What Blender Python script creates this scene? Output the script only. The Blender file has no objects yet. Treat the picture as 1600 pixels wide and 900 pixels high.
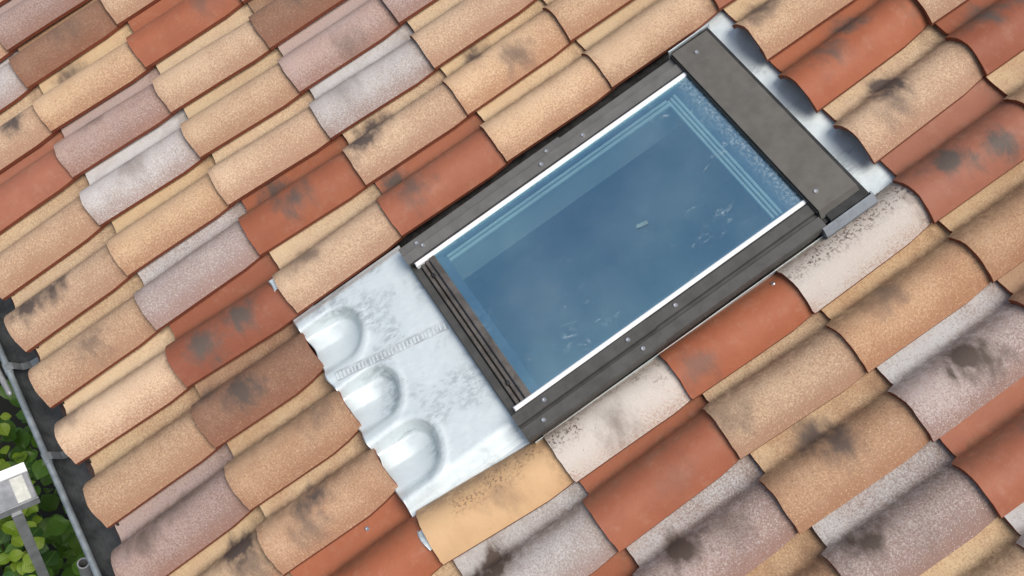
import bpy, math, random
from mathutils import Matrix, Vector
C = bpy.context.scene
COL = C.collection
R = random.Random(7)
U = 0.2                     # one tile width in metres
GA = 0.35                   # exposed length of one tile course
PITCH = math.radians(29)
H0 = 2.75
ROOF = Matrix.Translation((0, 0, H0)) @ Matrix.Rotation(PITCH, 4, 'X')   # roof plane (x along eave, y up-slope, z normal) -> world

# ------------------------------------------------------------------ camera
cam = bpy.data.objects.new('camera', bpy.data.cameras.new('camera'))
COL.objects.link(cam); C.camera = cam
cam.data.sensor_width = 36; cam.data.lens = 1587.82 / 1600 * 36
cam.data.clip_start = 0.05; cam.data.clip_end = 400
RW = [(0.5375910237823496, 0.8144035544716376, -0.21850112496874635),
      (0.7368848588983343, -0.5797191233983083, -0.3477447953495192),
      (-0.4098738780100864, 0.0259343099052097, -0.9117734453770374)]
cm = Matrix.Identity(4)
for i in range(3):
    cm[i][0] = RW[0][i]; cm[i][1] = -RW[1][i]; cm[i][2] = -RW[2][i]
cm[0][3], cm[1][3], cm[2][3] = 12.84992 * U, 3.946255 * U, 11.781716 * U
cam.matrix_world = ROOF @ cm

# ------------------------------------------------------------------ sky and sun
sun_dir = (ROOF.to_3x3() @ Vector((0.36, 0.46, 0.80))).normalized()   # towards the sun
elev = math.asin(sun_dir.z); azim = math.atan2(sun_dir.x, sun_dir.y)
W = bpy.data.worlds.new('World'); C.world = W; W.use_nodes = True
wn = W.node_tree.nodes; wl = W.node_tree.links
sky = wn.new('ShaderNodeTexSky'); sky.sky_type = 'NISHITA'; sky.sun_disc = False
sky.sun_elevation = elev; sky.sun_rotation = azim
sky.air_density = 1.0; sky.dust_density = 1.8; sky.ozone_density = 1.0
wn['Background'].inputs['Strength'].default_value = 0.10
tcw = wn.new('ShaderNodeTexCoord'); cl = wn.new('ShaderNodeTexNoise'); cl.inputs['Scale'].default_value = 2.6; cl.inputs['Detail'].default_value = 5; cl.inputs['Roughness'].default_value = 0.55; cl.inputs['Distortion'].default_value = 0.4
wl.new(tcw.outputs['Generated'], cl.inputs['Vector'])
mr = wn.new('ShaderNodeMapRange'); mr.interpolation_type = 'SMOOTHSTEP'; mr.inputs[1].default_value = 0.38; mr.inputs[2].default_value = 0.66; mr.inputs[3].default_value = 0.1; mr.inputs[4].default_value = 0.5
wl.new(cl.outputs[0], mr.inputs[0])
mxw = wn.new('ShaderNodeMix'); mxw.data_type = 'RGBA'; mxw.inputs[7].default_value = (5.2, 5.5, 5.8, 1)
wl.new(mr.outputs[0], mxw.inputs[0]); wl.new(sky.outputs[0], mxw.inputs[6]); wl.new(mxw.outputs[2], wn['Background'].inputs['Color'])
sl = bpy.data.lights.new('sun', 'SUN'); sl.energy = 3.0; sl.angle = math.radians(42); sl.color = (1, 0.93, 0.84)
so = bpy.data.objects.new('sun', sl); COL.objects.link(so)
so.rotation_euler = sun_dir.to_track_quat('Z', 'Y').to_euler()
C.view_settings.view_transform = 'Standard'; C.view_settings.look = 'None'
C.view_settings.gamma = 1; C.view_settings.exposure = 0.42
C.cycles.max_bounces = 8; C.cycles.transparent_max_bounces = 8

# ------------------------------------------------------------------ helpers
def obj(name, data, parent=None, mat=None, loc=None):
    o = bpy.data.objects.new(name, data); COL.objects.link(o)
    if parent: o.parent = parent
    if mat is not None and data is not None: data.materials.append(mat)
    if loc is not None: o.location = loc
    return o
def thing(name, label, cat, mw=None, group=None):
    o = bpy.data.objects.new(name, None); COL.objects.link(o); o.empty_display_size = .1
    o['label'] = label; o['category'] = cat
    if group: o['group'] = group
    if mw is not None: o.matrix_world = mw
    return o
class MB:
    def __init__(s): s.v = []; s.f = []; s.m = []; s.s = []
    def add(s, vs, fs, m=0, smooth=False):
        b = len(s.v); s.v += [tuple(v) for v in vs]
        for f in fs: s.f.append(tuple(b + i for i in f)); s.m.append(m); s.s.append(smooth)
    def box(s, x0, x1, y0, y1, z0, z1, m=0, bev=0.0):
        if bev <= 0:
            vs = [(x, y, z) for z in (z0, z1) for y in (y0, y1) for x in (x0, x1)]
            s.add(vs, [(0, 2, 3, 1), (4, 5, 7, 6), (0, 1, 5, 4), (2, 6, 7, 3), (0, 4, 6, 2), (1, 3, 7, 5)], m)
        else:
            b = bev
            rings = [(0, z0), (0, z1 - b), (b, z1)]
            vs = []
            for i, z in rings: vs += [(x0 + i, y0 + i, z), (x1 - i, y0 + i, z), (x1 - i, y1 - i, z), (x0 + i, y1 - i, z)]
            fs = [(3, 2, 1, 0), (8, 9, 10, 11)]
            for r in (0, 4):
                for k in range(4): fs.append((r + k, r + (k + 1) % 4, r + 4 + (k + 1) % 4, r + 4 + k))
            s.add(vs, fs, m)
    def prism(s, prof, a0, a1, axis='y', m=0, closed=True, smooth=False):
        """profile of (u,z) pairs swept along y (u = x) or along x (u = y); a0/a1 may be callables of u"""
        n = len(prof); vs = []
        for a in (a0, a1):
            for u, z in prof:
                t = a(u) if callable(a) else a
                vs.append((u, t, z) if axis == 'y' else (t, u, z))
        fs = [(i, (i + 1) % n, n + (i + 1) % n, n + i) for i in range(n if closed else n - 1)]
        s.add(vs, fs, m, smooth)
        if closed: s.add(vs, [tuple(range(n))[::-1], tuple(range(n, 2 * n))], m)
    def tube(s, pts, r, n=10, m=0, cap=True, smooth=True):
        rings = []; vs = []
        for i, p in enumerate(pts):
            p = Vector(p); q0 = Vector(pts[max(i - 1, 0)]); q1 = Vector(pts[min(i + 1, len(pts) - 1)])
            d = (q1 - q0).normalized(); a = d.orthogonal().normalized() if i == 0 else (a - d * a.dot(d)).normalized()
            b = d.cross(a); rr = r[i] if isinstance(r, (list, tuple)) else r
            for k in range(n):
                t = 2 * math.pi * k / n; vs.append(p + (a * math.cos(t) + b * math.sin(t)) * rr)
        fs = [(i * n + k, i * n + (k + 1) % n, (i + 1) * n + (k + 1) % n, (i + 1) * n + k) for i in range(len(pts) - 1) for k in range(n)]
        s.add(vs, fs, m, smooth)
        if cap: s.add(vs, [tuple(range(n))[::-1], tuple(range(len(vs) - n, len(vs)))], m)
    def grid(s, f, nu, nv, m=0, smooth=True):
        vs = [f(i / nu, j / nv) for j in range(nv + 1) for i in range(nu + 1)]
        s.add(vs, [(j * (nu + 1) + i, j * (nu + 1) + i + 1, (j + 1) * (nu + 1) + i + 1, (j + 1) * (nu + 1) + i) for j in range(nv) for i in range(nu)], m, smooth)
    def mesh(s, name, mats=()):
        me = bpy.data.meshes.new(name); me.from_pydata(s.v, [], s.f)
        for m in mats: me.materials.append(m)
        me.polygons.foreach_set('material_index', s.m); me.polygons.foreach_set('use_smooth', s.s)
        me.update(); return me
    def build(s, name, mat, parent=None):
        return obj(name, s.mesh(name, mat if isinstance(mat, (list, tuple)) else [mat]), parent)

class NT:
    """tiny node helper"""
    def __init__(s, name):
        s.mat = bpy.data.materials.new(name); s.mat.use_nodes = True
        s.t = s.mat.node_tree; s.n = s.t.nodes; s.bsdf = s.n['Principled BSDF']; s.out = s.n['Material Output']
    def link(s, a, b): s.t.links.new(a, b)
    def put(s, sock, v):
        if isinstance(v, bpy.types.NodeSocket): s.link(v, sock)
        elif isinstance(v, (tuple, list)) and len(v) == 3 and sock.type == 'RGBA': sock.default_value = (*v, 1)
        else: sock.default_value = v
    def math(s, op, a, b=0.0, c=0.0, clamp=False):
        n = s.n.new('ShaderNodeMath'); n.operation = op; n.use_clamp = clamp
        for i, v in enumerate((a, b, c)): s.put(n.inputs[i], v)
        return n.outputs[0]
    def vmath(s, op, a, b=(0, 0, 0)):
        n = s.n.new('ShaderNodeVectorMath'); n.operation = op; s.put(n.inputs[0], a)
        if op == 'SCALE': s.put(n.inputs['Scale'], b)
        else: s.put(n.inputs[1], b)
        return n.outputs['Value'] if op in ('LENGTH', 'DISTANCE') else n.outputs[0]
    def mix(s, fac, a, b, mode='MIX'):
        n = s.n.new('ShaderNodeMix'); n.data_type = 'RGBA'; n.blend_type = mode; n.clamp_factor = True
        s.put(n.inputs[0], fac); s.put(n.inputs[6], a); s.put(n.inputs[7], b); return n.outputs[2]
    def noise(s, vec, scale, detail=2.0, rough=0.5, dist=0.0):
        n = s.n.new('ShaderNodeTexNoise'); s.put(n.inputs['Vector'], vec)
        n.inputs['Scale'].default_value = scale; n.inputs['Detail'].default_value = detail
        n.inputs['Roughness'].default_value = rough; n.inputs['Distortion'].default_value = dist
        return n.outputs[0]
    def ramp(s, v, a, b, lo=0.0, hi=1.0, smooth=True):
        n = s.n.new('ShaderNodeMapRange'); n.clamp = True
        if smooth: n.interpolation_type = 'SMOOTHSTEP'
        s.put(n.inputs[0], v); s.put(n.inputs[1], a); s.put(n.inputs[2], b); s.put(n.inputs[3], lo); s.put(n.inputs[4], hi)
        return n.outputs[0]
    def coord(s): return s.n.new('ShaderNodeTexCoord').outputs['Object']
    def sep(s, v):
        n = s.n.new('ShaderNodeSeparateXYZ'); s.put(n.inputs[0], v); return n.outputs
    def comb(s, x, y, z):
        n = s.n.new('ShaderNodeCombineXYZ')
        for i, v in enumerate((x, y, z)): s.put(n.inputs[i], v)
        return n.outputs[0]
    def oattr(s, name):
        n = s.n.new('ShaderNodeAttribute'); n.attribute_type = 'OBJECT'; n.attribute_name = name; return n.outputs
    def bump(s, h, strength=0.3, dist=0.002):
        n = s.n.new('ShaderNodeBump'); n.inputs['Strength'].default_value = strength; n.inputs['Distance'].default_value = dist
        s.put(n.inputs['Height'], h); s.link(n.outputs[0], s.bsdf.inputs['Normal'])
    def done(s, color=None, rough=None, metal=None):
        if color is not None: s.put(s.bsdf.inputs['Base Color'], color)
        if rough is not None: s.put(s.bsdf.inputs['Roughness'], rough)
        if metal is not None: s.put(s.bsdf.inputs['Metallic'], metal)
        return s.mat

# ------------------------------------------------------------------ materials
def tile_mat(name, body, pan, speck, dens, rough=0.8, crust=0.0, mottle=0.5, warm=None):
    t = NT(name); co = t.coord()
    info = t.n.new('ShaderNodeObjectInfo')
    rnd = info.outputs['Random']
    off = t.comb(t.math('MULTIPLY', rnd, 37.0), t.math('MULTIPLY', rnd, 91.0), t.math('MULTIPLY', rnd, 13.0))
    p = t.vmath('ADD', co, off)
    x, y, z = t.sep(co)
    # engobe: heavier spray on one flank of the barrel, thin on the pan
    flank = t.ramp(x, -0.13, -0.005)
    wob = t.noise(p, 9, 2)
    dn = t.math('ADD', t.math('MULTIPLY', t.math('ADD', flank, t.ramp(y, 0.05, 0.36, -0.15, 0.5, False)), 0.15), t.math('MULTIPLY', t.math('SUBTRACT', wob, 0.5), 0.22))
    rim = t.math('ADD', t.ramp(x, -0.045, 0.0, 0, 0.15 if dens > -0.3 else 0.1), t.math('MULTIPLY', t.ramp(x, -0.158, -0.14), t.ramp(y, 0.03, 0.0, 0, 0.10)))
    dn = t.math('ADD', dn, rim)
    dn = t.math('ADD', t.math('ADD', dn, dens - 0.03), t.ramp(t.math('FRACT', t.math('MULTIPLY', rnd, 17.7)), 0, 1, -0.07, 0.09, False))
    g1 = t.noise(p, 210, 2, 0.75)
    mask = t.ramp(t.math('ADD', g1, dn), 0.46, 0.74, 0, 1, False)
    base = t.mix(t.ramp(x, -0.155, -0.11), pan, body)
    base = t.mix(t.math('MULTIPLY', t.ramp(t.noise(p, 11, 4, 0.6), 0.38, 0.66), mottle), base, warm or speck)
    sp2 = t.mix(t.ramp(x, -0.05, 0.0, 0, 0.45), speck, (0.24, 0.075, 0.036))
    col = t.mix(t.math('MULTIPLY', mask, 0.7), base, sp2)
    # pale grains and dark pits
    g2 = t.noise(p, 240, 2, 0.7)
    col = t.mix(t.ramp(g2, 0.56, 0.70, 0, 0.55 if dens > -0.2 else 0.05), col, (min(1, pan[0] * 1.25), min(1, pan[1] * 1.22), min(1, pan[2] * 1.2)))
    g3 = t.noise(p, 150, 2, 0.7)
    clus = t.ramp(t.noise(p, 14, 2), 0.42, 0.62)
    col = t.mix(t.math('MULTIPLY', t.ramp(g3, 0.66, 0.74, 0, 0.65), clus), col, (0.09, 0.06, 0.045))
    if crust > 0:   # lichen crust along the left shoulder
        band = t.math('MULTIPLY', t.ramp(x, -0.145, -0.11), t.ramp(x, -0.05, -0.10))
        cm_ = t.math('MULTIPLY', band, t.ramp(t.noise(p, 130, 4, 0.7), 0.50, 0.60))
        cm_ = t.math('MULTIPLY', cm_, t.ramp(t.noise(p, 11, 2), 0.36, 0.6))
        col = t.mix(t.math('MULTIPLY', cm_, crust), col, (0.07, 0.045, 0.03))
    # grime and painted-in crease shade beside the barrel, grime where the next tile laps
    grime_shade = t.math('MULTIPLY', t.ramp(x, -0.172, -0.150), t.ramp(x, -0.092, -0.142))
    grime_shade = t.math('MAXIMUM', grime_shade, t.math('MULTIPLY', t.ramp(y, 0.315, 0.352), 0.8))
    grime_shade = t.math('MULTIPLY', grime_shade, t.ramp(t.noise(p, 45, 4, 0.7), 0.30, 0.62))
    col = t.mix(t.math('MULTIPLY', grime_shade, 0.5), col, (0.13, 0.075, 0.042))
    dust = t.math('MULTIPLY', t.ramp(t.noise(p, 26, 5, 0.7), 0.50, 0.75), 0.13)
    col = t.mix(dust, col, (0.46, 0.33, 0.24))
    # firing smoke marks
    for nm in ('smoke_a', 'smoke_b'):
        a = t.oattr(nm)['Vector']; ax, ay, az = t.sep(a)
        dx = t.math('MULTIPLY', t.math('SUBTRACT', x, ax), 1.0); dy = t.math('MULTIPLY', t.math('SUBTRACT', y, ay), 0.85)
        d = t.math('SQRT', t.math('ADD', t.math('MULTIPLY', dx, dx), t.math('MULTIPLY', dy, dy)))
        d = t.math('ADD', d, t.math('MULTIPLY', t.math('SUBTRACT', t.noise(t.vmath('MULTIPLY', p, (1.0, 1.7, 1.0)), 15, 5, 0.6, 0.15), 0.5), 0.13))
        d = t.math('ADD', d, t.math('MULTIPLY', t.math('SUBTRACT', g1, 0.5), 0.02))
        m_ = t.math('MULTIPLY', t.math('MULTIPLY', t.ramp(d, 0.065, -0.005), az), 1.25, clamp=True)
        col = t.mix(m_, col, (0.095, 0.068, 0.055))
    # each firing a little lighter or darker
    hsv = t.n.new('ShaderNodeHueSaturation'); t.put(hsv.inputs['Color'], col)
    t.put(hsv.inputs['Value'], t.ramp(rnd, 0, 1, 0.9, 1.1, False)); t.put(hsv.inputs['Saturation'], t.ramp(t.math('FRACT', t.math('MULTIPLY', rnd, 7.3)), 0, 1, 0.92, 1.02, False))
    t.bump(t.math('ADD', t.math('MULTIPLY', g1, 0.7), t.math('MULTIPLY', t.noise(p, 30, 3), 1.2)), 0.35, 0.0025)
    t.bsdf.inputs['Specular IOR Level'].default_value = 0.3
    return t.done(hsv.outputs[0], rough)
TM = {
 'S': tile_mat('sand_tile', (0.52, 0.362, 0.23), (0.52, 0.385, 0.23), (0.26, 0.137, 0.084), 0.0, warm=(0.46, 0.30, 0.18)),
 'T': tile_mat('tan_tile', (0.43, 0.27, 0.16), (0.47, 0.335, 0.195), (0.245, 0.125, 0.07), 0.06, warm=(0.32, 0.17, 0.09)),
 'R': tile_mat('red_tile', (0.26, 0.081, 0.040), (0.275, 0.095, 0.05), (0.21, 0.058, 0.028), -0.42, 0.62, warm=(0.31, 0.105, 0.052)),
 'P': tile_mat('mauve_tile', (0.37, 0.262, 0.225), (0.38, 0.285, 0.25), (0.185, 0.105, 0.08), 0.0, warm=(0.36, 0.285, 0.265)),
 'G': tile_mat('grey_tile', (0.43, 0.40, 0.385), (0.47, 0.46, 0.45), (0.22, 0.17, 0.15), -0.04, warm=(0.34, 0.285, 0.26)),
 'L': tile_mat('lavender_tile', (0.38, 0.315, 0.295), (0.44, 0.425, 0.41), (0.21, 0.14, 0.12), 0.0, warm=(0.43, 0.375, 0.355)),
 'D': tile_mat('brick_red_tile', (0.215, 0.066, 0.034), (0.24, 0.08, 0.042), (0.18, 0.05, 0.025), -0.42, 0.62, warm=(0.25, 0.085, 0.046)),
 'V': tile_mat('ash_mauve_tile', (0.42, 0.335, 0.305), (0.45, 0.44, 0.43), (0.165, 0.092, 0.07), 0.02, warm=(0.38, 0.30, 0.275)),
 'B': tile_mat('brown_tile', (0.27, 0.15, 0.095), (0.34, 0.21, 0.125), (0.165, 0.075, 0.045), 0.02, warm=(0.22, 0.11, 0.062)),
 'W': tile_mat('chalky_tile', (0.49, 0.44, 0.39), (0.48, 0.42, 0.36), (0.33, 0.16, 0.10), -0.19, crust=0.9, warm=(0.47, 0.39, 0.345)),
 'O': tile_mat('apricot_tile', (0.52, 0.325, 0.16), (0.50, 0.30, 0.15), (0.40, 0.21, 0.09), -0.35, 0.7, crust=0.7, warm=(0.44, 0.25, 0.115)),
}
t = NT('raw_clay'); co = t.coord()
t.bump(t.noise(co, 120, 3), 0.3, 0.002)
CLAY = t.done(t.mix(t.noise(co, 60, 3), (0.14, 0.034, 0.014), (0.23, 0.06, 0.026)), 0.85)

def zinc(name, c0, c1, rough, metal=0.9):
    t = NT(name); co = t.coord()
    n1 = t.noise(co, 7, 4, 0.6, 0.5); n2 = t.noise(t.vmath('MULTIPLY', co, (1, 0.45, 1)), 85, 5, 0.7); n3 = t.noise(co, 160, 3, 0.6)
    m = t.math('MULTIPLY', t.ramp(n1, 0.44, 0.66), t.ramp(n2, 0.40, 0.60))
    col = t.mix(t.math('MULTIPLY', m, 0.75), c0, c1)
    col = t.mix(t.math('MULTIPLY', t.ramp(n3, 0.63, 0.72), 0.4), col, c1)
    t.bump(t.math('ADD', t.math('MULTIPLY', n1, 0.8), t.math('MULTIPLY', n2, 0.12)), 0.15, 0.003)
    return t.done(col, t.ramp(n2, 0.3, 0.7, rough - 0.06, rough + 0.14), metal)
ZINC = zinc('zinc_sheet', (0.60, 0.66, 0.67), (0.30, 0.34, 0.355), 0.40, 0.35)
ZINC2 = zinc('weathered_zinc', (0.55, 0.58, 0.60), (0.33, 0.36, 0.38), 0.42)
def paint(name, c, rough=0.45, var=0.25, metal=0.0, scale=24, spec=0.4):
    t = NT(name); co = t.coord(); n = t.noise(co, scale, 5, 0.65)
    n2 = t.noise(t.vmath('MULTIPLY', co, (1.0, 0.12, 1.0)), 160, 2)
    c2 = tuple(min(1, v * (1 + var) + 0.012) for v in c); c1 = tuple(v * (1 - var) for v in c)
    col = t.mix(t.ramp(n, 0.3, 0.7), c1, c2)
    col = t.mix(t.ramp(n2, 0.68, 0.8, 0, 0.07), col, (0.4, 0.39, 0.36))
    t.bump(n, 0.05, 0.0006); t.bsdf.inputs['Specular IOR Level'].default_value = spec
    return t.done(col, t.ramp(n, 0.3, 0.7, rough - 0.06, rough + 0.12), metal)
CLAD = paint('grey_cladding', (0.108, 0.104, 0.098), 0.42, 0.05)
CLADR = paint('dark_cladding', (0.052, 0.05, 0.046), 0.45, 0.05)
HOOD = paint('taupe_cladding', (0.09, 0.083, 0.072), 0.45, 0.03)
DARK = paint('black_frame', (0.012, 0.012, 0.012), 0.5, 0.3)
RIB = paint('brown_grey_rail', (0.075, 0.066, 0.058), 0.5)
BEAD = paint('white_bead', (0.74, 0.74, 0.74), 0.35, 0.04)
STEEL = paint('steel', (0.62, 0.62, 0.62), 0.3, 0.15, 0.9)
GUT = paint('anthracite_gutter', (0.055, 0.06, 0.064), 0.5)
GUTB = paint('gutter_bead', (0.22, 0.25, 0.27), 0.4, 0.2, 0.3)
LINING = paint('pale_lining', (0.92, 0.93, 0.91), 0.5, 0.02)
SPACER = paint('spacer_bar', (0.86, 0.90, 0.87), 0.4, 0.05)
SASH = paint('sash_wood', (0.09, 0.15, 0.24), 0.5, 0.2)
ROOM = paint('room_paint', (0.05, 0.12, 0.24), 0.8, 0.1)
ALU = paint('aluminium', (0.27, 0.275, 0.285), 0.45, 0.15, 0.3)
ALUW = paint('white_aluminium', (0.85, 0.85, 0.86), 0.35, 0.05)
DECK = paint('roof_membrane', (0.03, 0.022, 0.018), 0.85)
PLASTER = paint('wall_plaster', (0.5, 0.46, 0.4), 0.85, 0.08)
t = NT('soil'); co = t.coord()
SOIL = t.done(t.mix(t.noise(co, 6, 5), (0.006, 0.005, 0.004), (0.012, 0.014, 0.006)), 0.95)

# coated glass: blue-green mirror coat over a tinted pane, with smears and dried drops
t = NT('coated_glass'); co = t.coord()
tr = t.n.new('ShaderNodeBsdfTransparent'); tr.inputs[0].default_value = (0.92, 0.98, 0.975, 1)
gl = t.n.new('ShaderNodeBsdfGlossy'); gl.inputs['Color'].default_value = (0.55, 0.89, 1.0, 1); gl.inputs['Roughness'].default_value = 0.02
df = t.n.new('ShaderNodeBsdfDiffuse'); df.inputs['Color'].default_value = (0.55, 0.62, 0.66, 1)
fr = t.n.new('ShaderNodeFresnel'); fr.inputs[0].default_value = 1.5
mx = t.n.new('ShaderNodeMixShader'); t.link(t.math('ADD', fr.outputs[0], 0.30), mx.inputs[0]); t.link(tr.outputs[0], mx.inputs[1]); t.link(gl.outputs[0], mx.inputs[2])
dr = t.vmath('MULTIPLY', co, (1.0, 0.45, 1.0))
smear = t.math('MULTIPLY', t.ramp(t.noise(dr, 34, 6, 0.75, 1.0), 0.575, 0.66), t.ramp(t.noise(co, 5.5, 2), 0.50, 0.62))
drops = t.math('MULTIPLY', t.ramp(t.noise(co, 330, 2), 0.67, 0.75), t.ramp(t.noise(co, 13, 3), 0.50, 0.70))
film = t.ramp(t.noise(co, 3, 4, 0.6), 0.35, 0.75, 0.0, 0.05)
cx, cy, cz = t.sep(co)
edge = t.ramp(cy, 1.49, 1.545, 0.0, 1.0)       # grime gathering below the hood
grime = t.math('MULTIPLY', edge, t.ramp(t.noise(co, 120, 4, 0.7), 0.42, 0.66, 0.02, 0.34))
dirt = t.math('ADD', t.math('ADD', t.math('MULTIPLY', smear, 0.24), t.math('MULTIPLY', drops, 0.34)), t.math('ADD', film, grime), clamp=True)
mx2 = t.n.new('ShaderNodeMixShader'); t.link(dirt, mx2.inputs[0]); t.link(mx.outputs[0], mx2.inputs[1]); t.link(df.outputs[0], mx2.inputs[2])
t.link(mx2.outputs[0], t.out.inputs['Surface']); GLASS = t.mat

# ------------------------------------------------------------------ roof
roof = thing('tiled_roof', 'sloping roof of curved clay tiles in mixed sand, terracotta red, mauve and grey', 'roof', ROOF)
PROF = [(-.236, -.008), (-.229, -.0155), (-.212, -.0195), (-.192, -.0205), (-.174, -.0195), (-.160, -.0165), (-.151, -.0115), (-.146, -.003), (-.138, .0095),
        (-.128, .021), (-.115, .0325), (-.098, .0415), (-.080, .0455), (-.062, .0445), (-.045, .0385), (-.029, .029), (-.016, .0175), (-.007, .0095), (0, .0025)]
DROP = 0.0145 / GA
TH = 0.011
def prof_z(x):
    for (a, za), (b, zb) in zip(PROF, PROF[1:]):
        if a <= x <= b: return za + (zb - za) * (x - a) / (b - a)
    return PROF[0][1] if x < PROF[0][0] else PROF[-1][1]
def tile_mesh(name, prof, seed, length=0.405):
    rr = random.Random(seed); n = len(prof); ny = 7
    ph = [rr.uniform(0, 6.28) for _ in range(6)]
    nor = []
    for i in range(n):
        a = prof[max(i - 1, 0)]; b = prof[min(i + 1, n - 1)]
        dx, dz = b[0] - a[0], b[1] - a[1]; l = math.hypot(dx, dz); nor.append((-dz / l, dx / l))
    def pt(i, j, bottom):
        x, z = prof[i]; y = length * j / ny
        if j == 0 and x < -.149 and len(prof) > 14: y = 0.022
        if j == 0: y += rr.uniform(-.0011, .0011)
        if j == 0: y += 0.0008 * math.sin(x * 55 + ph[0])
        w = 0.0009 * math.sin(y * 14 + ph[1]) + 0.0008 * math.sin(x * 30 + y * 9 + ph[2])
        xx = x + 0.0006 * math.sin(y * 11 + ph[3]); zz = z + w
        if j >= ny - 1 and i > n - 7: xx -= .016 * (i - n + 7) / 6 * (1 if j == ny else .35)
        if bottom:
            if i == n - 1: xx -= .001; zz -= .0135
            elif i == n - 2: xx -= .006; zz -= .013
            else: xx -= nor[i][0] * TH; zz -= nor[i][1] * TH
        return (xx, y, zz - DROP * y)
    mb = MB()
    top = [pt(i, j, 0) for j in range(ny + 1) for i in range(n)]; bot = [pt(i, j, 1) for j in range(ny + 1) for i in range(n)]
    q = [(j * n + i, j * n + i + 1, (j + 1) * n + i + 1, (j + 1) * n + i) for j in range(ny) for i in range(n - 1)]
    mb.add(top, q, 0, True); mb.add(bot, [f[::-1] for f in q], 1, True)
    for j0 in (0, ny):     # nose and tail rims
        mb.add([top[j0 * n + i] for i in range(n)] + [bot[j0 * n + i] for i in range(n)],
               [(i, n + i, n + i + 1, i + 1) if j0 == 0 else (i + 1, n + i + 1, n + i, i) for i in range(n - 1)], 1)
    for i0 in (0, n - 1):
        mb.add([top[j * n + i0] for j in range(ny + 1)] + [bot[j * n + i0] for j in range(ny + 1)],
               [(j + 1, ny + 2 + j, ny + 1 + j, j) if i0 else (j, ny + 1 + j, ny + 2 + j, j + 1) for j in range(ny)], 1)
    return mb.mesh(name, [TM['S'], CLAY])
TILE = [tile_mesh('roof_tile', PROF, s) for s in range(5)]
CUT = tile_mesh('roof_tile', PROF, 41, .345)
BAR = [(-.147, -.006), (-.143, .001), (-.138, .0095), (-.128, .021), (-.115, .0325), (-.098, .0415), (-.080, .0455), (-.062, .0445), (-.045, .0385), (-.029, .029), (-.016, .0175), (-.007, .0095), (0, .0025)]
BARREL = [tile_mesh('barrel_tile', BAR, s + 20) for s in range(3)]

OFF = {(0,0):(-.09,-.01),(1,0):(-.05,0),(2,0):(-.07,-.03),(3,0):(-.04,-.01),(4,0):(-.03,.02),(5,0):(-.01,.03),(6,0):(0,.03),(7,0):(-.02,-.01),(8,0):(-.04,.01),(9,0):(-.1,.01),
 (3,-1):(.05,.01),(4,-1):(.04,.02),(5,-1):(.02,.01),(6,-1):(-.02,.01),(7,-1):(0,.04),(0,1):(-.1,-.04),(1,1):(-.01,-.01),(2,1):(-.01,-.03),(3,1):(0,-.01),(4,1):(-.03,-.01),(5,1):(-.04,.01),(6,1):(.06,.04),(10,1):(-.06,-.02),
 (2,2):(.06,-.03),(3,2):(.06,-.04),(4,2):(.04,-.04),(5,2):(.02,0),(6,2):(.01,0),(10,2):(.06,.04),(11,2):(0,0),(3,3):(.07,-.03),(4,3):(.09,-.02),(5,3):(.04,-.05),(6,3):(.01,-.03),(10,3):(.07,-.03),(11,3):(-.05,-.02),(12,3):(-.03,-.01),
 (5,4):(.02,-.05),(6,4):(.01,-.05),(10,4):(.09,-.02),(11,4):(0,-.01),(12,4):(.01,.03),(13,4):(.02,.02),(6,5):(-.02,0),(7,5):(.01,-.02),(8,5):(.01,-.04),(9,5):(.01,.02),(10,5):(.04,.03),(11,5):(0,.02),(8,6):(-.05,.07),(9,6):(-.07,.06)}
KIND = {-1: {-1:'S',0:'G',1:'S',2:'R',3:'S',4:'S',5:'S',6:'S',7:'S',8:'P',9:'S',10:'T'},
 0: {-2:'S',-1:'P',0:'B',1:'S',2:'P',3:'G',4:'S',5:'L',6:'D',7:'B',8:'T',9:'T',10:'R',11:'S'},
 1: {-1:'B',0:'S',1:'R',2:'S',3:'S',4:'S',5:'R',6:'S',10:'O',11:'G',12:'R'},
 2: {0:'S',1:'P',2:'B',3:'P',4:'G',5:'S',6:'R',10:'W',11:'R',12:'V',13:'T'},
 3: {2:'S',3:'P',4:'S',5:'S',6:'S',10:'R',11:'S',12:'T',13:'V',14:'S'},
 4: {3:'S',4:'S',5:'S',6:'S',10:'W',11:'T',12:'V',13:'R',14:'G',15:'S'},
 5: {5:'S',6:'R',7:'S',8:'R',9:'S',10:'R',11:'T',12:'B',13:'S'},
 6: {7:'T',8:'S',9:'D',10:'T',11:'R',12:'S'}}
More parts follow.
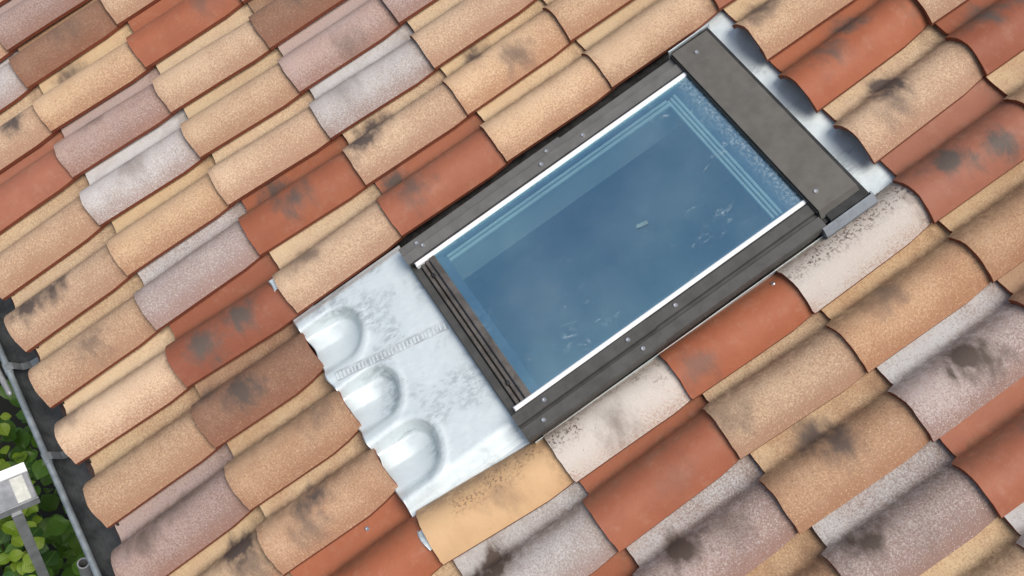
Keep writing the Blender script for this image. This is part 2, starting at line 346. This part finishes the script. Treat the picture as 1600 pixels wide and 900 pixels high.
# firing smoke marks: (x from the right edge, y from the nose, strength)
SMOKE = {(4,-1):[(-.10,.07,1.0),(-.09,.16,.9)],(1,-1):[(-.09,.27,.9)],(6,0):[(-.06,.09,.95),(-.075,.22,.95)],(7,0):[(-.07,.14,1.1),(-.14,.03,.6)],(5,1):[(-.07,.16,.75),(-.17,.12,.8)],
 (9,0):[(-.11,.16,.9),(-.05,.12,.5)],(8,0):[(-.09,.28,.4)],(5,2):[(-.10,.06,1.1),(-.15,.11,1.0)],(6,2):[(-.075,.1,.65),(-.17,.06,.9)],(5,3):[(-.05,.2,.6),(-.16,.12,.9)],(3,2):[(-.04,.2,.4)],(6,1):[(-.11,.10,.55)],
 (9,-1):[(-.13,.29,1.2),(-.06,.3,.6)],(8,-1):[(-.1,.1,.6),(-.12,.2,.4)],(11,1):[(-.14,.10,1.3),(-.07,.05,1.1)],(12,2):[(-.12,.12,1.1),(-.09,.24,.4)],(12,3):[(-.1,.19,.75),(-.16,.16,.8)],(12,4):[(-.10,.17,1.3),(-.07,.2,.8)],
 (13,3):[(-.11,.09,1.0),(-.05,.2,.2)],(13,4):[(-.09,.2,.7)],(11,4):[(-.11,.14,.5)],(8,5):[(-.09,.13,.7),(-.14,.22,.8)],(9,5):[(-.14,.17,1.2),(-.07,.13,.5)],(10,5):[(-.09,.11,1.0),(-.06,.23,1.0)],(9,6):[(-.13,.1,.9),(-.09,.2,.7)],
 (7,5):[(-.12,.07,.7)],(10,1):[(-.06,.2,.35)],(1,0):[(-.19,.13,.7)],(0,0):[(-.07,.2,.4)],(2,2):[(-.08,.16,.5)],(2,0):[(-.12,.14,.45)],(4,2):[(-.08,.1,.3)],(3,0):[(-.09,.18,.35)],(11,2):[(-.05,.2,.2)],(5,5):[(-.1,.1,.5)],(3,3):[(-.09,.16,.4)]}
pool = 'SSSSSTTRRRPGBL'
tiles = {}
for k in range(-1, 10):
    lo = {-1: -3, 0: -3, 1: -3, 2: -2}.get(k, max(-1, k - 4)); hi = {-1: 17, 0: 18}.get(k, 17)
    for j in range(lo, hi + 1):
        if (7 <= j <= 9 and 1 <= k <= 4): continue
        bar = j == 10 and 1 <= k <= 4
        me = (BARREL if bar else TILE)[(j * 3 + k * 5) % (3 if bar else 5)]
        if k == 0 and j in (7, 8, 9): me = CUT
        kind = KIND.get(k, {}).get(j) or R.choice(pool)
        ox, oy = OFF.get((j, k), (R.uniform(-.03, .03), R.uniform(-.03, .03)))
        o = obj('roof_tile', me, roof)
        dz = 0.0025 if (k == 1 and j in (6, 10)) else R.uniform(-.0008, .0008)
        o.location = (j * U + ox * U, k * GA + oy * U, dz)
        o.rotation_euler = (R.uniform(-.002, .002), R.uniform(-.006, .006), -((OFF.get((j, k + 1), (ox, 0))[0] - ox) * U / GA) + R.uniform(-.002, .002))
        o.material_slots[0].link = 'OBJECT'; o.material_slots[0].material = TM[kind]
        sm = SMOKE.get((j, k), [])
        if not sm and R.random() < .22: sm = [(R.uniform(-.13, -.04), R.uniform(.03, .28), R.uniform(.2, .55))]
        for q, nm in enumerate(('smoke_a', 'smoke_b')): o[nm] = [float(v) for v in (sm[q] if q < len(sm) else (0.0, -1.0, 0.0))]
        tiles[(j, k)] = o
def screw_mesh(r, h):
    mb = MB(); n = 10
    vs = [(r * math.cos(2 * math.pi * i / n), r * math.sin(2 * math.pi * i / n), 0) for i in range(n)]
    vs += [(r * .75 * math.cos(2 * math.pi * i / n), r * .75 * math.sin(2 * math.pi * i / n), h) for i in range(n)]
    vs += [(r * .3 * math.cos(2 * math.pi * i / n), r * .3 * math.sin(2 * math.pi * i / n), h) for i in range(n)]
    vs += [(r * .25 * math.cos(2 * math.pi * i / n), r * .25 * math.sin(2 * math.pi * i / n), h * .5) for i in range(n)]
    fs = [(a + i, a + (i + 1) % n, a + n + (i + 1) % n, a + n + i) for a in (0, n, 2 * n) for i in range(n)] + [tuple(range(3 * n, 4 * n))]
    mb.add(vs, fs, 0); return mb
SCREW = screw_mesh(.0065, .004).mesh('screw', [STEEL])
obj('screw', SCREW, tiles[(10, 3)], loc=(-.112, .318, .0305 - DROP * .318 + .001)).rotation_euler = (0, -.7, 0)
obj('screw', SCREW, tiles[(10, 0)], loc=(-.192, .235, -.0205 - DROP * .235 + .001))
# membrane under the tiles with a hole for the window
SX0, SX1, SY0, SY1 = 6.30 * U, 9.39 * U, 3.37 * U, 8.35 * U
mb = MB(); X0, X1, Y0, Y1 = -3.9 * U, 17 * U, -.335, 10.1 * GA
for a in ((X0, SX0 + .01, Y0, Y1), (SX1 - .01, X1, Y0, Y1), (SX0 + .01, SX1 - .01, Y0, SY0 + .01), (SX0 + .01, SX1 - .01, SY1 - .01, Y1)):
    mb.box(*a, -.09, -.062)
mb.build('roof_deck', DECK, roof)
mb = MB()
for i in range(int((X1 - X0) / .0125)):
    x = X0 + i * .0125; hgt = prof_z((x % U) - U) - .016
    mb.box(x, x + .0095, Y0 + .012, Y0 + .016, -.062, max(-.05, hgt - .004))
o = mb.build('eave_comb', DARK, roof); o['kind'] = 'stuff'
mb = MB(); mb.box(X0, X1, Y0 - .02, Y0, -.22, -.064)
mb.build('fascia_board', paint('fascia_wood', (0.06, 0.03, 0.022), 0.7), roof)

# ------------------------------------------------------------------ skylight
sk = thing('skylight', 'rectangular roof window with blue reflecting glass, dark grey metal frame and dented zinc flashing', 'skylight', ROOF)
def P(mb, name, mat, parent=sk): return mb.build(name, mat, parent)
u = U
# outer frame upstand
mb = MB()
mb.box(6.34*u, 6.60*u, 3.40*u, 8.30*u, -.06, .040); mb.box(9.02*u, 9.33*u, 3.40*u, 8.30*u, -.06, .040)
mb.box(6.60*u, 9.02*u, 3.40*u, 3.60*u, -.06, .030); mb.box(6.60*u, 9.02*u, 7.78*u, 8.30*u, -.06, .040)
P(mb, 'frame', DARK)
# left cladding: lower length laps over the narrower upper one
def clad(y0, y1, prof, name, mat):
    mb = MB(); mb.prism([(x*u, z) for x, z in prof], y0*u, y1*u, 'y'); return P(mb, name, mat)
L1 = [(6.575,.042),(6.575,.058),(6.43,.0595),(6.415,.056),(6.30,.0535),(6.285,.050),(6.285,.0)]
L2 = [(6.575,.041),(6.575,.0555),(6.44,.0565),(6.425,.051),(6.31,.049),(6.30,.046),(6.30,.0)]
cl1 = clad(3.37, 5.92, L1, 'side_cladding', CLAD); cl2 = clad(5.92, 7.80, L2, 'side_cladding', CLAD)
R1 = [(9.03,.042),(9.03,.058),(9.04,.060),(9.185,.059),(9.195,.047),(9.225,.047),(9.235,.056),(9.375,.054),(9.395,.048),(9.395,.030),(9.37,.028),(9.37,.0)][::-1]
R2 = [(9.03,.041),(9.03,.055),(9.04,.057),(9.17,.056),(9.18,.046),(9.225,.046),(9.235,.0535),(9.37,.0515),(9.385,.045),(9.385,.028),(9.365,.026),(9.365,.0)][::-1]
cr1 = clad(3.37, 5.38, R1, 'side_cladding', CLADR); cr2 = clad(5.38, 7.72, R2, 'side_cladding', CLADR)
# black gaskets and white glazing beads
for x0, x1 in ((6.575, 6.592), (9.012, 9.03)):
    mb = MB(); mb.box(x0*u, x1*u, 3.40*u, 7.74*u, .03, .0545); P(mb, 'gasket', DARK)
for x0, x1 in ((6.592, 6.655), (8.948, 9.012)):
    mb = MB(); mb.box(x0*u, x1*u, 3.445*u, 7.75*u, .030, .0565, bev=.003); P(mb, 'glazing_bead', BEAD)
# bottom rail: outer lip, three ridges
mb = MB(); mb.prism([(3.365*u, -.04), (3.365*u, .030), (3.385*u, .036), (3.475*u, .038), (3.48*u, .03), (3.48*u, -.04)], 6.33*u, 9.35*u, 'x')
P(mb, 'bottom_lip', CLADR)
for a, b, z in ((3.492, 3.545, .046), (3.560, 3.610, .050), (3.625, 3.715, .053)):
    mb = MB(); mb.prism([(a*u, .025), (a*u, z - .003), ((a + .012)*u, z), ((b - .012)*u, z), (b*u, z - .003), (b*u, .025)], 6.60*u, 9.0*u, 'x')
    P(mb, 'rail_ridge', RIB)
for x in (6.86, 8.63):
    mb = MB(); mb.box(x*u, (x + .05)*u, 3.54*u, 3.585*u, .044, .0535, bev=.002); P(mb, 'drain_clip', DARK)
# pane
mb = MB(); mb.box(6.655*u, 8.95*u, 3.70*u, 7.78*u, .046, .050)
P(mb, 'glass_pane', GLASS)
# sash under the glass, spacer bars
mb = MB()
mb.box(6.60*u, 6.70*u, 3.6*u, 7.8*u, .012, .040); mb.box(8.90*u, 9.02*u, 3.6*u, 7.8*u, .012, .040)
mb.box(6.70*u, 8.90*u, 7.42*u, 7.8*u, .004, .034)
mb.box(6.70*u, 8.90*u, 3.60*u, 3.80*u, .012, .038)
P(mb, 'sash', SASH)
for k_, (y0, y1, z) in enumerate(((7.425, 7.46, .040), (7.375, 7.41, .036), (7.325, 7.36, .032))):
    mb = MB(); mb.box(6.74*u, 8.92*u, y0*u, y1*u, z - .008, z, bev=.001); P(mb, 'spacer_bar', SPACER)
for x0, x1, z in ((6.735, 6.765, .041), (6.785, 6.83, .038)):
    mb = MB(); mb.box(x0*u, x1*u, 3.84*u, 7.32*u, z - .008, z, bev=.001); P(mb, 'spacer_bar', SPACER)
mb = MB(); mb.box(6.74*u, 8.9*u, 3.80*u, 3.835*u, .03, .0385); P(mb, 'spacer_bar', SASH)
mb = MB(); mb.add([(7.95*u, 5.98*u, .0503), (7.99*u, 5.95*u, .0503), (8.03*u, 6.10*u, .0503), (7.98*u, 6.12*u, .0503), (7.95*u, 5.98*u, .0511), (7.99*u, 5.95*u, .0511), (8.03*u, 6.10*u, .0511), (7.98*u, 6.12*u, .0511)], [(4, 5, 6, 7), (0, 1, 5, 4), (1, 2, 6, 5), (2, 3, 7, 6), (3, 0, 4, 7)])
P(mb, 'paper_fleck', paint('fleck', (0.10, 0.17, 0.20), 0.8))
# light shaft: left and right linings straight down, top one level, bottom one plumb
mb = MB(); z1 = -.115; tp = math.tan(PITCH)
mb.box(6.72*u, 6.78*u, 3.80*u, 7.9*u, z1, .010); mb.box(8.92*u, 8.98*u, 3.80*u, 7.9*u, z1, .010)
mb.box(6.72*u, 6.78*u, 7.9*u, 8.6*u, z1, -.07); mb.box(8.92*u, 8.98*u, 7.9*u, 8.6*u, z1, -.07)
mb.prism([(3.80*u, .010), (3.72*u, .010), (3.72*u + z1*tp, z1), (3.80*u + z1*tp, z1)], 6.72*u, 8.98*u, 'x')
P(mb, 'shaft_lining', LINING)
mb = MB()
mb.box(5.0*u, 10.6*u, 1.2*u, 12.5*u, -1.55, -1.5); mb.box(4.9*u, 5.0*u, 1.2*u, 12.5*u, -1.5, z1); mb.box(10.6*u, 10.7*u, 1.2*u, 12.5*u, -1.5, z1)
mb.box(5.0*u, 10.6*u, 1.1*u, 1.2*u, -1.5, z1); mb.box(5.0*u, 10.6*u, 12.5*u, 12.6*u, -1.5, z1)
mb.box(5.0*u, 6.75*u, 1.2*u, 12.5*u, z1 - .01, z1 - .001); mb.box(8.95*u, 10.6*u, 1.2*u, 12.5*u, z1 - .01, z1 - .001)
mb.box(6.75*u, 8.95*u, 1.2*u, 3.4*u, z1 - .01, z1 - .001); mb.box(6.75*u, 8.95*u, 8.6*u, 12.5*u, z1 - .01, z1 - .001)
P(mb, 'room_interior', ROOM)
# hood over the head of the window
mb = MB(); ax0, ax1, ay0, ay1 = 6.235*u, 9.36*u, 7.72*u, 8.37*u
mb.box(ax0, ax1, 7.80*u, ay1, .0, .050, bev=.002)
P(mb, 'hood_base', DARK)
mb = MB()
vs = [(6.30*u, 7.735*u, .045), (9.27*u, 7.735*u, .045), (9.27*u, 8.31*u, .045), (6.30*u, 8.31*u, .045),
      (6.31*u, 7.745*u, .068), (9.20*u, 7.745*u, .068), (9.20*u, 8.30*u, .064), (6.31*u, 8.30*u, .064)]
mb.add(vs, [(3, 2, 1, 0), (4, 5, 6, 7), (0, 1, 5, 4), (1, 2, 6, 5), (2, 3, 7, 6), (3, 0, 4, 7)])
hood = P(mb, 'hood', HOOD)
mb = MB(); mb.box(6.30*u, 9.2*u, 7.722*u, 7.732*u, .046, .062); P(mb, 'hood_gasket', DARK)
for (x, y, z) in ((6.50, 8.0, .066), (8.98, 7.88, .067)): obj('screw', SCREW, hood, loc=(x*u, y*u, z))
# screws on the claddings
for par, pts in ((cl1, ((6.47, 3.67, .0595), (6.38, 3.62, .055), (6.50, 5.52, .0592), (6.38, 5.68, .0552))), (cl2, ((6.50, 6.18, .056),)),
                 (cr1, ((9.11, 3.80, .0597), (9.30, 3.66, .0553), (9.11, 5.02, .0597), (9.30, 5.10, .0553))), (cr2, ((9.10, 5.72, .0565),))):
    for x, y, z in pts: obj('screw', SCREW, par, loc=(x*u, y*u, z))
# dented apron below the window
def sst(v, a, b):
    v = min(1, max(0, (v - a) / (b - a))); return v * v * (3 - 2 * v)
def tile_top(x, y):
    xl = x - (math.floor(x / u + .02) + 1) * u + .03 * u
    return prof_z(max(-.2, min(0, xl))) - DROP * y
def apron_z(x, y):
    X = x / u; fy = y / u - 1.73
    z = .012
    z -= .019 * (1 - sst(X, 6.07, 6.22)) + .019 * sst(X, 8.98, 9.24)
    for xc, yc, r0 in ((6.65, .38, .98), (7.65, .39, .95), (8.56, .40, 1.04)):
        dx = (X - xc) / ((.35 if X < xc else .45) * r0); dy = max(0, fy - yc + .05 * dx) / (.36 * r0)
        r = math.hypot(dx, dy)
        if r < 1.4:
            z -= .047 * (1 - sst(r, .64, 1.0)) * (.8 + .2 * max(0, 1 - r)) * (.65 + .35 * sst(fy, -.05, .40)) * (1 if X < xc else 1 - .25 * min(1, (X - xc) / .3)) - .0020 * math.exp(-((r - 1.12) / .12) ** 2)
    z += .0005 * math.sin(x * 21 + y * 9) * math.sin(y * 15 + 1)
    tt = tile_top(x, y) + .0022
    if X < 6.07: return tt
    if X > 9.24: return tt if fy < .6 else -.012
    return z
def apr(a, b):
    x = (5.47 + a * (9.74 - 5.47)) * u
    top = 3.40 if x > 6.07 * u else 2.0
    yb = 1.70 + .012 * math.sin(a * 31) + .01 * math.sin(a * 77)
    y = (yb + b * (top - yb)) * u
    return (x, y, apron_z(x, y))
mb = MB(); mb.grid(apr, 220, 70); apron = P(mb, 'flashing_apron', ZINC)
mb = MB()      # rolled lower edge
mb.tube([(apr(i / 150, 0)[0], apr(i / 150, 0)[1], apr(i / 150, 0)[2] - .001) for i in range(151)], .0022, 6)
mb.build('rolled_edge', ZINC2, apron)
mb = MB(); n = 30  # crimped soldered seam
for i in range(n):
    f0, f1 = i / n, (i + .62) / n
    for s_ in (0,):
        f0 += R.uniform(-.006, .006); f1 = f0 + R.uniform(.4, .75) / n; d = R.uniform(.035, .055)
        x0, y0 = (7.17 + .30 * f0), (1.80 + 1.54 * f0); x1, y1 = (7.17 + .30 * f1), (1.80 + 1.54 * f1)
        vs = []
        for (x, y) in ((x0, y0), (x1, y1)):
            for e, dzz in ((-d, .0003), (-d * .75, .0019), (d * .75, .0019), (d, .0003)):
                vs.append((x*u + e*u, y*u - e*u*.2, apron_z(x*u + e*u, y*u) + dzz))
        mb.add(vs, [(k_, k_ + 1, k_ + 5, k_ + 4) for k_ in range(3)])
mb.build('soldered_seam', ZINC, apron)
mb = MB(); mb.grid(lambda a, b: ((7.17 + .30*b + (a - .5)*.13)*u, (1.80 + 1.54*b - (a - .5)*.013)*u, apron_z((7.17 + .30*b + (a - .5)*.13)*u, (1.80 + 1.54*b - (a - .5)*.013)*u) + .0007), 6, 60)
mb.build('seam_strip', paint('seam_zinc', (0.47, 0.51, 0.52), 0.45, 0.2, 0.4), apron)
# head flashing behind the hood and dark side channel
def head(a, b):
    x = (5.85 + a * (9.62 - 5.85)) * u; y = (8.34 + b * 1.1) * u
    w = .0016 * math.sin(a * 23 + 1) * math.sin(b * 9) + .0006 * math.sin(a * 61 + b * 14)
    up = max(0, 1 - b / .10) ** 2 * .012
    return (x, y, -.036 + up + w * .7)
mb = MB(); mb.grid(head, 90, 20); P(mb, 'head_flashing', ZINC)
mb = MB(); mb.box(5.85*u, 6.30*u, 3.34*u, 8.34*u, -.050, -.044); mb.box(6.245*u, 6.283*u, 3.42*u, 8.34*u, -.044, .012)
P(mb, 'side_channel', DARK)
mb = MB(); mb.box(9.36*u, 9.72*u, 3.34*u, 8.20*u, -.050, -.044); mb.box(9.400*u, 9.408*u, 3.42*u, 7.66*u, -.044, .016)
P(mb, 'side_channel', ZINC)
mb = MB(); mb.box(6.215*u, 6.232*u, 7.75*u, 8.40*u, -.03, .056); P(mb, 'flashing_edge', ZINC)
mb = MB()      # folded zinc corner at the head
mb.prism([(9.375*u, -.04), (9.375*u, .050), (9.40*u, .050), (9.475*u, .034), (9.475*u, -.04)], 7.66*u, 8.40*u, 'y'); mb.box(9.34*u, 9.374*u, 8.378*u, 8.40*u, -.03, .050)
P(mb, 'flashing_corner', zinc('dull_zinc', (0.25, 0.27, 0.29), (0.14, 0.15, 0.16), 0.45, 0.5))

# ------------------------------------------------------------------ gutter
RI = ROOF.to_3x3()
bead_w = ROOF @ Vector((0, -2.31 * u, -.5 * u))
gt = thing('gutter', 'dark half round metal gutter with lighter rolled rim along the eave', 'gutter', Matrix.Translation(bead_w))
rad = .062; gx0, gx1 = X0, X1
mb = MB(); n = 16
prof = [(rad - rad * math.cos(math.pi * i / n), -rad * math.sin(math.pi * i / n)) for i in range(n + 1)]
inn = [(rad - (rad - .0025) * math.cos(math.pi * i / n), -(rad - .0025) * math.sin(math.pi * i / n)) for i in range(n + 1)]
mb.prism(prof + inn[::-1], gx0, gx1, 'x', smooth=False)
mb.build('trough', GUT, gt)
mb = MB(); mb.tube([(gx0, -.002, 0), (gx1, -.002, 0)], .0095, 12); bd = mb.build('rim', GUTB, gt)
for q in (-2, 0, 1, 2, 3, 4):
    x = (3.66 + 1.62 * (q - 0)) * u if q < 2 else (3.66 + 1.62 + 2.4 * (q - 1)) * u
    mb = MB()
    path = [(0 - .012, .006), (-.004, .0125), (.012, .009), (.035, -.014), (.06, -.020), (.085, -.010), (.11, .020), (.15, .052), (.19, .074)]
    for (a, za), (b, zb) in zip(path, path[1:]):
        vs = [(x, a, za), (x + .024, a, za), (x + .024, b, zb), (x, b, zb)]
        vs += [(X, Y, Z - .003) for X, Y, Z in vs]
        mb.add(vs, [(0, 1, 2, 3), (7, 6, 5, 4), (0, 3, 7, 4), (1, 5, 6, 2)])
    br = mb.build('bracket', paint('bracket_zinc', (0.22, 0.24, 0.25), 0.4, 0.2, 0.4) if q == -2 else bpy.data.materials['bracket_zinc'], gt)
    mb = MB(); mb.tube([(x - .006, -.002, 0), (x + .03, -.002, 0)], .0115, 12); mb.build('clip', GUTB, br)

# ------------------------------------------------------------------ ground, house wall
mb = MB(); mb.grid(lambda a, b: (-60 + 120 * a, -60 + 120 * b, 0), 6, 6, smooth=False)
g = mb.build('ground', SOIL); g['kind'] = 'structure'
wy = (ROOF @ Vector((0, -.2, 0))).y
mb = MB(); mb.box(X0 + .1, X1 - .1, wy, wy + .2, 0, 2.35)
w_ = mb.build('house_wall', PLASTER); w_['label'] = 'pale plastered house wall below the gutter and eave'; w_['category'] = 'wall'

# ------------------------------------------------------------------ metal post, pipe and rail beside the gutter
def ray(px, py):
    d = Vector(((px - 800) / 1587.82, (py - 450) / 1587.82, 1))
    w = RI @ Vector([sum(RW[r][i] * d[r] for r in range(3)) for i in range(3)])
    return cam.matrix_world.translation.copy(), w.normalized()
def at_height(px, py, Z):
    o, d = ray(px, py); return o + d * ((Z - o.z) / d.z)
EZ = bead_w.z
ZB = EZ + .02
q0 = at_height(37, 721, ZB); q1 = at_height(60, 777, ZB); q2 = at_height(40, 735, ZB)
c = at_height(21, 790, ZB)
bx1 = q1.x - c.x; bx0 = q0.x - c.x; by1 = (q0.y + q1.y) / 2 - c.y; bxm = q2.x - c.x
post = thing('metal_post', 'grey metal post carrying a flat silver box section with bright white edge beside the gutter', 'post', Matrix.Translation((c.x, c.y, 0)))
mb = MB(); mb.box(-.014, .014, -.014, .014, 0, ZB - .03, bev=.003); mb.build('pole', ALU, post)
mb = MB(); mb.box(bxm + .001, bx1 - .004, by1 - .26, by1 - .001, ZB - .03, ZB - .004, bev=.003); bx = mb.build('box_section', ALU, post)
mb = MB(); mb.box(bx0, bxm, by1 - .26, by1, ZB - .034, ZB, bev=.002); mb.build('white_edge', ALUW, bx)
mb = MB(); mb.box(bx1 - .004, bx1, by1 - .26, by1, ZB - .034, ZB, bev=.0015); mb.build('lower_flange', ALU, bx)
mb = MB(); mb.box(bxm + .006, bx1 - .008, by1 - .05, by1 - .016, ZB - .0045, ZB - .0025); mb.build('paper_sticker', paint('sticker', (0.5, 0.5, 0.45), 0.7, 0.12, scale=60), bx)
c2 = at_height(130, 880, EZ - .12)
pipe = thing('open_pipe', 'open top of a round galvanised steel pipe standing between leaves and gutter', 'pipe', Matrix.Translation((c2.x, c2.y, 0)))
mb = MB(); n = 20
vs = [(r_ * math.cos(2*math.pi*i/n), r_ * math.sin(2*math.pi*i/n), z) for r_, z in ((.0165, 0), (.0165, EZ - .12), (.0125, EZ - .12), (.0125, EZ - .6)) for i in range(n)]
mb.add(vs, [(a*n + i, a*n + (i + 1) % n, (a + 1)*n + (i + 1) % n, (a + 1)*n + i) for a in (0, 1, 2) for i in range(n)] + [tuple(range(3*n, 4*n))], 0, False)
mb.build('tube', ALU, pipe)
pa = at_height(-14, 560, EZ - .03); pb = at_height(16, 616, EZ - .03)
rail = thing('metal_rail', 'rounded end of a light grey metal rail outside the gutter rim', 'rail', Matrix.Translation(pb))
dv = pa - pb
mb = MB(); mb.tube([dv * -.03, (0, 0, 0), dv * .05, dv * .5, dv * 1.0, dv * 2.2], [.003, .0075, .009, .009, .009, .009], 12); mb.build('bar', ALU, rail)
mb = MB(); mb.tube([dv * .62 + Vector((-.03, -.02, .012)), dv * .66 + Vector((.004, .002, .012))], .008, 10); mb.build('cross_bar', ALUW, rail)

# ------------------------------------------------------------------ shrub below the eave
def leaf_mat(name, a, b):
    t = NT(name); co = t.coord(); x, y, z = t.sep(co)
    vein = t.math('ABSOLUTE', x)
    rib = t.ramp(vein, 0.0, .05, 1, 0)
    side = t.math('ABSOLUTE', t.math('SINE', t.math('ADD', t.math('MULTIPLY', y, 30), t.math('MULTIPLY', vein, -22))))
    info = t.n.new('ShaderNodeObjectInfo')
    col = t.mix(t.math('ADD', t.math('MULTIPLY', t.noise(co, 3, 3), .5), t.math('MULTIPLY', info.outputs['Random'], .6)), a, b)
    col = t.mix(t.math('MULTIPLY', rib, .35), col, (0.25, 0.40, 0.08))
    t.bump(t.math('ADD', side, t.math('MULTIPLY', rib, -1.2)), .25, .02)
    tl = t.n.new('ShaderNodeBsdfTranslucent'); t.link(col, tl.inputs[0]); ms = t.n.new('ShaderNodeMixShader'); ms.inputs[0].default_value = .28
    t.done(col, .42); t.link(t.bsdf.outputs[0], ms.inputs[1]); t.link(tl.outputs[0], ms.inputs[2]); t.link(ms.outputs[0], t.out.inputs[0])
    return t.mat
LEAFM = [leaf_mat('bright_leaf', (0.15, 0.26, 0.012), (0.25, 0.35, 0.025)), leaf_mat('mid_leaf', (0.05, 0.14, 0.012), (0.10, 0.21, 0.02)), leaf_mat('deep_leaf', (0.025, 0.085, 0.014), (0.05, 0.13, 0.02))]
def leaf_mesh(wd, fold, curl):
    ys = [0, .12, .3, .5, .7, .86, 1.0]; ws = [.04, .55, .92, 1.0, .78, .42, .0]
    vs = []
    for y, w in zip(ys, ws):
        z = -curl * (y - .3) ** 2
        for sx in (-1, -.5, 0, .5, 1): vs.append((sx * w * wd, y, z + fold * abs(sx) * w - fold * .35 * (abs(sx) * w) ** 2 * 2 * .6))
    return vs, [(j * 5 + i, j * 5 + i + 1, (j + 1) * 5 + i + 1, (j + 1) * 5 + i) for j in range(6) for i in range(4)]
LV = [leaf_mesh(.40, .14, .35), leaf_mesh(.46, .09, .25), leaf_mesh(.36, .2, .5)]
LMESH = {}
for i, (vs, fs) in enumerate(LV):
    for m in range(3):
        mb = MB(); mb.add(vs, fs, 0, True); LMESH[(i, m)] = mb.mesh('leaf', [LEAFM[m]])
ZL = EZ - .55
a0 = at_height(-30, 590, ZL); a1 = at_height(190, 930, ZL)
yc = bead_w.y - .26
shrub = thing('shrub', 'leafy green shrub growing below the gutter at the eave', 'shrub', Matrix.Translation(((a0.x + a1.x) / 2, yc, 0)))
SXL = abs(a1.x - a0.x) / 2 + .08
sprigs = []
for i in range(80):
    sprigs.append((R.uniform(-SXL, SXL), R.uniform(-.36, .20), EZ - .42 - R.random() ** 1.3 * .36))
cnt = 0
for (sx, sy, sz) in sprigs:
    nl = R.choice((3, 4, 4)); a = R.uniform(0, 6.28)
    young = R.random() < .5
    for q in range(nl):
        if cnt >= 290: break
        size = R.uniform(.045, .078) * (.72 if young else 1)
        az = a + q * 2.4 + R.uniform(-.3, .3); up = R.uniform(-.35, .3)
        m = 0 if young and R.random() < .8 else R.choice((0, 1, 2))
        o = obj('leaf', LMESH[(R.randrange(3), m)], shrub)
        o.location = (sx + .012 * math.cos(az), sy + .012 * math.sin(az), sz - q * .012)
        o.rotation_euler = (up, R.uniform(-.35, .35), az - math.pi / 2); o.scale = (size,) * 3
        cnt += 1
mb = MB()
for i in range(700):
    vs, fs = LV[i % 3]; s_ = R.uniform(.05, .09); M = Matrix.Translation((R.uniform(-SXL - .1, SXL + .1), R.uniform(-.42, .42), EZ - .74 - R.random() * .6)) @ Matrix.Rotation(R.uniform(0, 6.28), 4, 'Z') @ Matrix.Rotation(R.uniform(-.7, .5), 4, 'X') @ Matrix.Scale(s_, 4)
    mb.add([M @ Vector(v) for v in vs], fs, 0, True)
o = mb.build('lower_foliage', LEAFM[1], shrub); o['kind'] = 'stuff'
stem = paint('stem_bark', (0.07, 0.06, 0.03), 0.8)
for (sx, sy, sz) in sprigs[::2]:
    mb = MB(); bx_, by_ = sx * .5, sy * .3
    mb.tube([(bx_, by_, 0), (bx_ * .8 + sx * .2, by_ * .7 + sy * .3, sz * .5), (sx, sy, sz)], [.008, .005, .002], 5); mb.build('stem', stem, shrub)
